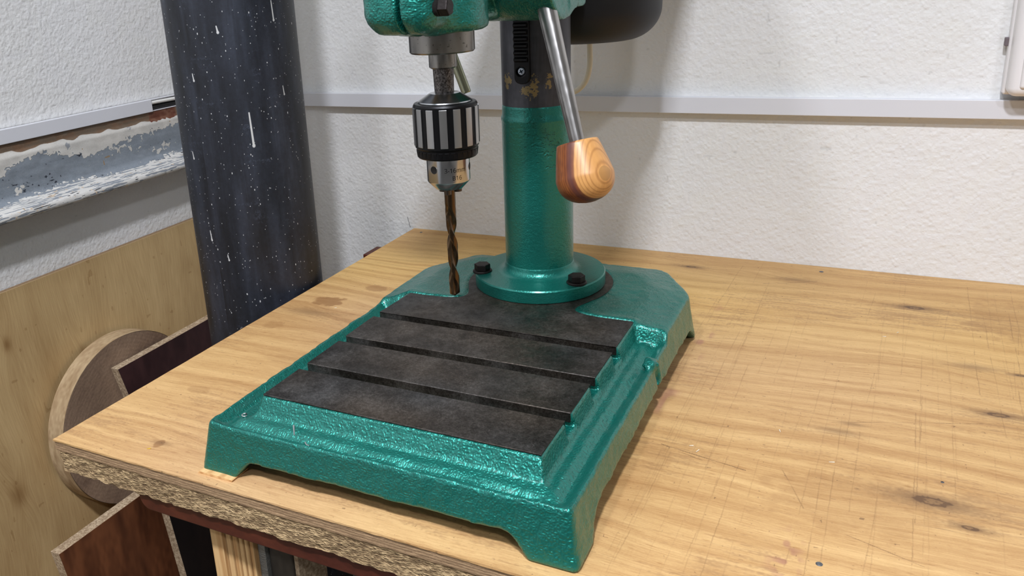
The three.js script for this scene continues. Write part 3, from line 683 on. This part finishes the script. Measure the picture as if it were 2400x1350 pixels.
// ---------------------------------------------------------------- black pipe in the corner
{
  const drops = []; for (let i = 0; i < 2000; i++) drops.push([rnd(), rnd() * 1.0, 0.32 + 0.8 * rnd() * rnd() * rnd(), 1 + 1.4 * rnd()]);
  // long runs: angle fraction, height (mm), length
  const W = 1536, Hh = 1792, C = 503, HT = 560, Y0 = -160, f = new Float32Array(W * Hh);
  const dab = (uu, yy, rx, ry) => { const i0 = uu * W, j0 = (yy - Y0) / HT * Hh, wx = rx / C * W, wy = ry / HT * Hh; for (let j = Math.floor(j0 - wy); j <= j0 + wy; j++) for (let i = Math.floor(i0 - wx); i <= i0 + wx; i++) { if (j < 0 || j >= Hh) continue; const q = ((i - i0) / wx) ** 2 + ((j - j0) / wy) ** 2; if (q < 1) f[j * W + (i + W) % W] = Math.max(f[j * W + (i + W) % W], Math.min(1, 2.2 * (1 - q))); } };
  for (const [u, v, r, l] of drops) dab(u, Y0 + v * HT, r, r * l);
  for (const [u, y, l, r] of [[0.128, 236, 40, 1.3], [0.217, 362, 22, 1.0], [0.078, 338, 7, 1.1], [0.0, 285, 8, 0.9], [0.96, 190, 8, 1], [0.225, 262, 10, 0.8], [0.985, 90, 12, 1.0], [0.03, 60, 7, 0.8]]) {
    for (let t = 0; t <= l; t += 0.4) dab(u + 0.002 * t / l, y - t, r * (0.8 + 0.4 * t / l), 0.8); dab(u + 0.002, y - l, r * 1.7, r * 2);
  }
  const pipeMap = tex(W, Hh, (u, v) => {
    const x = u * C, y = Y0 + v * HT;
    const a = n2(x * 0.05, y * 0.012, 171) + 0.6 * n2(x * 0.16, y * 0.03, 172), s = n2(x * 0.5, y * 0.02, 173), h = n2(x * 0.05, y * 0.4, 174), g = n2(x * 0.9, y * 0.9, 175);
    let k = 0.28 + 0.27 * a + 0.12 * s * s + 0.05 * g;
    const scuff = sstep(0.5, 0.9, n2(x * 0.05, y * 0.04, 176)) * sstep(0.1, 0.8, h * 0.6 + 0.6 * g); k += 0.4 * scuff;
    const hair = n2(x * 1.1 + 2 * n2(y * 0.01, 3, 177), y * 0.006, 178); k += 0.22 * sstep(0.72, 0.98, hair) * sstep(-0.2, 0.6, n2(x * 0.03, y * 0.03, 179));
    k += 0.16 * sstep(0.1, 0.8, fb(x * 0.022, y * 0.014, 180)) + 0.07 * n2(x * 0.35, y * 0.25, 170);
    let c = mix3([15, 18, 25], [64, 70, 84], clamp(k));
    const d = f[Math.min(Hh - 1, Math.floor(v * Hh)) * W + Math.min(W - 1, Math.floor(u * W))];
    return mix3(c, [205, 205, 203], d);
  }, { wrapT: THREE.MirroredRepeatWrapping });
  const t = thing('drain_pipe', 'thick black vertical pipe spattered with white paint in the corner', 'pipe', [-88, -800, 271]);
  const g = new THREE.CylinderGeometry(80, 80, CEIL + 800, 128, 1, true, Math.PI); g.translate(-88, (CEIL - 800) / 2, 271);
  const pg = g.attributes.position, uv = g.attributes.uv;
  for (let i = 0; i < pg.count; i++) uv.setXY(i, uv.getX(i) + 0.5, (pg.getY(i) - Y0) / HT);
  part('pipe_wall', g, std({ map: pipeMap, roughness: 0.52 }), t);
  part('pipe_clip', rod([-172, 182, 262], [-160, 182, 262], 13, 11, 24), std({ color: 0x15161a, roughness: 0.5 }), t);
}

// ---------------------------------------------------------------- trunking, beam, socket
const trunkMat = std({ color: 0xdadbe0, roughness: 0.42 });
function trunkX(name, label, x0, x1, y0, y1, d) {
  const t = thing(name, label, 'cable trunking', [(x0 + x1) / 2, y0, d / 2]);
  part('channel', box(x0, x1, y0, y1, 0, d - 3), trunkMat, t);
  part('cover', box(x0, x1, y0 - 0.4, y1 + 0.4, d - 3.2, d, 0.8), trunkMat, t);
  return t;
}
trunkX('cable_trunking', 'white plastic cable trunking running along the back wall behind the press', XL + 16, 2700, 193, 213, 13);
{
  const t = thing('cable_trunking', 'white plastic cable trunking with open end on the side wall above the beam', 'cable trunking', [XL + 7, 199, 700]);
  part('channel', box(XL, XL + 1.5, 201.5, 220, 14, 1500), trunkMat, t);
  part('channel_lip', box(XL, XL + 10, 218.6, 220, 14, 1500), trunkMat, t);
  part('channel_lip', box(XL, XL + 10, 201.5, 202.9, 14, 1500), trunkMat, t);
  part('cover', box(XL + 9.6, XL + 12.6, 201.2, 220.4, 143, 1500, 0.8), trunkMat, t);
  const w = thing('power_cable', 'white cable inside the open end of the trunking', 'cable', [XL + 8, 210, 70]);
  part('jacket', tube([[XL + 6, 214, 330], [XL + 7, 214, 200], [XL + 9, 214.8, 140], [XL + 10, 214.2, 90], [XL + 9, 213.6, 20]], 2.8, 40), std({ color: 0xe6e5e0, roughness: 0.4 }), w);
  const b = thing('power_cable', 'black cable inside the open end of the trunking', 'cable', [XL + 8, 202, 70]);
  part('jacket', tube([[XL + 6, 207.4, 330], [XL + 6.6, 207.2, 140], [XL + 7, 207, 90], [XL + 7, 207, 20]], 3.6, 40), std({ color: 0x0d0d0f, roughness: 0.4 }), b);
}
{
  const prof = [[0, 201.4], [8, 201.4], [9, 200], [9, 188], [13, 185], [13, 142], [14.5, 132], [20, 126], [44, 119], [47, 117], [47.5, 110], [44, 107], [0, 104]];
  const beamMap = tex(2048, 512, (u, v) => {               // u along the beam (600 mm), v down the profile from its top
    const x = u * 600, y = v * 143 - 11;
    const a = fb(x * 0.03, y * 0.05, 181), r = n2(x * 0.16, y * 0.2, 182) + 0.6 * n2(x * 0.45, y * 0.5, 183), b = fb(x * 0.02, y * 0.16, 184) + 0.3 * n2(x * 0.3, y * 0.6, 185);
    const st = n2(x * 0.03, y * 0.55, 186) + 0.55 * n2(x * 0.14, y * 0.8, 198);
    let c = mix3([196, 194, 188], [208, 204, 196], 0.5 + 0.5 * n2(x * 0.05, y * 0.05, 193));
    const top = 33 + 13 * n2(x * 0.011, 5, 194) + 5 * r, low = 74 + 9 * n2(x * 0.016, 9, 199) + 4 * r;
    if (y > top && y < low) { c = [130 + 9 * b, 138 + 9 * b, 146 + 9 * b]; if (a + 0.5 * r > 0.62) c = [198, 195, 188]; if (b < -0.62 && r < -0.2) c = [52, 56, 66]; }
    else if (y >= low) { c = [214, 212, 207]; if (st > 0.3) c = [140, 146, 153]; if (st < -0.95) c = [58, 60, 68]; if (r > 0.95) c = [206, 188, 166]; }
    else if (a + 0.5 * r > 0.85) c = [150, 154, 158];
    if (n2(x * 0.09, y * 0.1, 187) > 0.95) c = mix3(c, [150, 112, 64], 0.6);
    if (y < 11 + 3 * n2(x * 0.06, 0, 188)) c = mix3([112, 98, 82], [120, 92, 70], 0.5 + 0.5 * n2(x * 0.1, y * 0.3, 189));  // brown rust along the top, with the shadow under the trunking painted in
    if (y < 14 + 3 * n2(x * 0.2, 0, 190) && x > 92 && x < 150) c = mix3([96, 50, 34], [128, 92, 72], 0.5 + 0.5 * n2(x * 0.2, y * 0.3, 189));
    if (y > 117 && n2(x * 0.3, y * 0.3, 191) > 0.35) c = [104, 90, 66];
    const g = n2(x * 1.1, y * 1.1, 192) * 5; return [c[0] + g, c[1] + g, c[2] + g];
  });
  // profile length from the top for v
  const len = [0]; for (let i = 1; i < prof.length; i++) len.push(len[i - 1] + Math.hypot(prof[i][0] - prof[i - 1][0], prof[i][1] - prof[i - 1][1]));
  const NZ = 300, Z0 = 0, Z1 = 1500, fine = []; 
  for (let i = 0; i < prof.length - 1; i++) { const n = Math.max(1, Math.round((len[i + 1] - len[i]) / 4)); for (let k = 0; k < n; k++) fine.push([mix(prof[i][0], prof[i + 1][0], k / n), mix(prof[i][1], prof[i + 1][1], k / n), mix(len[i], len[i + 1], k / n)]); }
  fine.push([...prof[prof.length - 1], len[len.length - 1]]);
  const P = [], U = [], I = [];
  for (let j = 0; j <= NZ; j++) for (const [px, py, l] of fine) {
    const z = Z0 + (Z1 - Z0) * j / NZ, n = px > 2 ? 0.7 * n2(z * 0.12, l * 0.2, 195) + 0.5 * n2(z * 0.4, l * 0.5, 196) : 0;
    P.push(XL + px + n, py + 0.5 * n, z); U.push(z / 600, l / 143);
  }
  for (let j = 0; j < NZ; j++) for (let i = 0; i < fine.length - 1; i++) { const a = j * fine.length + i, b = a + 1, c = a + fine.length, d = c + 1; I.push(a, c, b, b, c, d); }
  const g = new THREE.BufferGeometry(); g.setAttribute('position', new THREE.Float32BufferAttribute(P, 3)); g.setAttribute('uv', new THREE.Float32BufferAttribute(U, 2)); g.setIndex(I); g.computeVertexNormals();
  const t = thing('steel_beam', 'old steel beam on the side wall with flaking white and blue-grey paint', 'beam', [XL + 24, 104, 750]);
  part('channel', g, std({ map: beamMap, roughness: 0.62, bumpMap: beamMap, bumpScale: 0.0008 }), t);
}
{
  const t = thing('power_socket', 'white surface-mounted power socket on the back wall above the trunking', 'socket', [794, 222, 22]);
  const pl = std({ color: 0xe9e6e6, roughness: 0.35 });
  part('back_box', box(750, 838, 220, 372, 0, 16, 3), pl, t);
  part('frame', box(752, 836, 221, 371, 10, 42, 9, 5), pl, t);
  for (const y of [224, 299]) {
    const s = part('insert', box(762, 826, y + 6, y + 68, 38, 45, 3, 3), pl, t);
    const ring = new THREE.TorusGeometry(21, 1.6, 10, 48); ring.translate(794, y + 37, 45);
    part('socket_ring', ring, pl, s);
    for (const dx of [-9.5, 9.5]) part('socket_hole', rod([794 + dx, y + 37, 40], [794 + dx, y + 37, 45.3], 2.6, 2.6, 16, 0.1), blackSteel, s);
  }
  part('cable_gland', rod([790, 221, 22], [786, 205, 20], 8, 6, 20), blackSteel, t, 'black cable gland');
  part('side_clip', box(746.5, 750.6, 271, 280, 4, 12, 1), std({ color: 0x6f6468, roughness: 0.6 }), t);
}

// ---------------------------------------------------------------- boards stored beside the bench
const sheetMap = tex(1536, 1280, (u, v) => {
  const x = u * 900, y = v * 750;
  let w = x + 26 * n2(x * 0.006, y * 0.0035, 201) + 8 * n2(x * 0.03, y * 0.008, 202), dk = 0;
  for (const [kx, ky, r] of [[357, 124, 9], [508, 268, 13], [470, 60, 7], [300, 420, 10]]) { const q = ((x - kx) ** 2 + ((y - ky) / 1.6) ** 2) / (r * r); if (q < 14) { w += Math.sign(x - kx) * r * Math.exp(-q / 4); dk = Math.max(dk, 0.6 * Math.exp(-q * 1.3)); } }
  const l = 0.5 + 0.5 * Math.sin(w * 0.11), f = n2(w * 1.4, y * 0.05, 203), p = n2(w * 2.4, y * 0.14, 204), b = fb(x * 0.012, y * 0.008, 205);
  let k = 0.2 + 0.08 * l * l + 0.13 * f + 0.26 * b + (p > 0.7 ? 0.35 * (p - 0.7) : 0) + dk + (n2(x * 0.13, y * 0.08, 206) > 0.88 ? 0.25 : 0);
  return mix3([204, 175, 126], [138, 104, 62], clamp(k));
}, { repeat: [1 / 0.9, 1 / 0.75], wrapS: THREE.MirroredRepeatWrapping, wrapT: THREE.MirroredRepeatWrapping });
const sheetMat = std({ map: sheetMap, roughness: 0.6, bumpMap: sheetMap, bumpScale: 0.0002 });
function leaning(geo, x, y, angle) { geo.translate(-x, -y, 0); geo.rotateZ(angle); geo.translate(x, y, 0); return geo; }
{
  const t = thing('plywood_sheet', 'large birch plywood sheet leaning upright on the side wall', 'plywood sheet', [XL + 25, -800, 700]);
  const a = 0.045;
  part('sheet_face', leaning(box(XL + 11, XL + 14, -799, 10, 20, 1500), XL + 2, 10, a), sheetMat, t);
  part('sheet_core', leaning(box(XL + 3, XL + 10.9, -799, 10, 20, 1500), XL + 2, 10, a), plyEdge, t);
}
{
  const R = 131, cy = -236, cz = 322, x0 = XL + 31, x1 = XL + 63;
  const t = thing('wood_disc', 'round slab of wood with bark-free rim propped against the plywood sheet', 'wood disc', [(x0 + x1) / 2, cy - R, cz]);
  const dm = tex(1024, 1024, (u, v) => {
    const x = (u - 0.5) * 2 * R, y = (v - 0.5) * 2 * R, r = Math.hypot(x + 22, y - 8) + 4 * n2(x * 0.03, y * 0.03, 211);
    const l = 0.5 + 0.5 * Math.sin(r * 1.15 + 1.5 * n2(r * 0.06, 3, 212)), f = n2(x * 0.5, y * 0.5, 213), b = fb(x * 0.015, y * 0.02, 214), s = n2((x + y) * 0.05, (x - y) * 0.6, 215);
    return mix3([160, 134, 110], [104, 82, 66], clamp(0.4 + 0.1 * l + 0.13 * f + 0.45 * b + 0.14 * s));
  });
  const rimMap = tex(1024, 128, (u, v) => { const k = 0.35 + 0.3 * p2(u * 30, v * 6, 30, 6, 216) + 0.25 * p2(u * 160, v * 10, 160, 10, 217); return mix3([196, 172, 136], [150, 122, 88], clamp(k)); });
  const face = new THREE.CylinderGeometry(R, R, x1 - x0, 128, 1); face.rotateZ(-Math.PI / 2); face.translate((x0 + x1) / 2, cy, cz);
  const rim = new THREE.CylinderGeometry(R, R, x1 - x0 - 1, 128, 1, true); rim.rotateZ(-Math.PI / 2); rim.translate((x0 + x1) / 2, cy, cz);
  part('rim', leaning(rim, x0, cy, 0.03), std({ map: rimMap, roughness: 0.8 }), t);
  const faceD = new THREE.CircleGeometry(R - 0.6, 128); faceD.rotateY(Math.PI / 2); faceD.translate(x1 + 0.05, cy, cz);
  const slab = mergeGeometries([faceD.toNonIndexed(), (() => { const g = new THREE.CylinderGeometry(R - 0.7, R - 0.7, x1 - x0 - 0.4, 96, 1); g.rotateZ(-Math.PI / 2); g.translate((x0 + x1) / 2, cy, cz); return frameUV(g, (x, y, z) => [(z - cz) / 2 / R + 0.5, (y - cy) / 2 / R + 0.5]).toNonIndexed(); })()]);
  part('slab', leaning(slab, x0, cy, 0.03), std({ map: dm, roughness: 0.75 }), t);
}
function board(label, x, th, pts, faceMat, angle, px, py) {   // pts: outline in (z, y)
  const cy = Math.min(...pts.map(p => p[1])), cz = pts.reduce((s, p) => s + p[0], 0) / pts.length;
  const t = thing('chipboard_offcut', label, 'board', [x, cy, cz]);
  const mk = (a, b) => { const g = extrudeZ(shapeOf(pts.map(p => [-p[0], p[1]])), a, b); g.rotateY(Math.PI / 2); g.translate(x, 0, 0); return leaning(boxUV(g), px, py, angle); };
  part('core', mk(-th, -0.6), paleChip, t, 'pale chipboard core');
  part('laminate', mk(-0.7, 0), faceMat, t);
  return t;
}
const lam = (c0, c1, sx, sy) => std({ map: tex(512, 512, (u, v) => { const k = 0.5 + 0.4 * p2(u * 40, v * 4, 40, 4, 221) + 0.3 * p2(u * 6, v * 3, 6, 3, 222) + 0.2 * p2(u * 120, v * 20, 120, 20, 223); return mix3(c0, c1, clamp(k)); }, { repeat: [sx, sy] }), roughness: 0.5 });
const purple = lam([46, 26, 28], [70, 44, 44], 2, 5), brown = lam([74, 40, 22], [126, 76, 46], 2, 4), blackish = lam([24, 18, 16], [38, 28, 24], 2, 4);
board('chipboard offcut with dark plum laminate standing between wood disc and bench', -296, 15, [[353, -139], [120, -136], [120, -800], [214, -800]], purple, 0.02, -300, -800);
board('chipboard offcut with brown wood-grain laminate below the wood disc', -250, 17, [[537, -312], [330, -312], [330, -800], [480, -800]], brown, 0.02, -250, -800);
board('chipboard offcut with nearly black face and torn pale edge under the bench', -198, 15, [[401, -290], [150, -286], [150, -800], [352, -800]], blackish, 0.015, -198, -800);
board('dark laminated board standing behind the brown offcut and carrying the disc', -323, 14, [[420, -368], [230, -368], [230, -800], [420, -800]], blackish, 0.0, -322, -800);

scene.traverse(o => { if (o.isMesh) { o.castShadow = true; o.receiveShadow = true; } });
renderer.render(scene, camera);
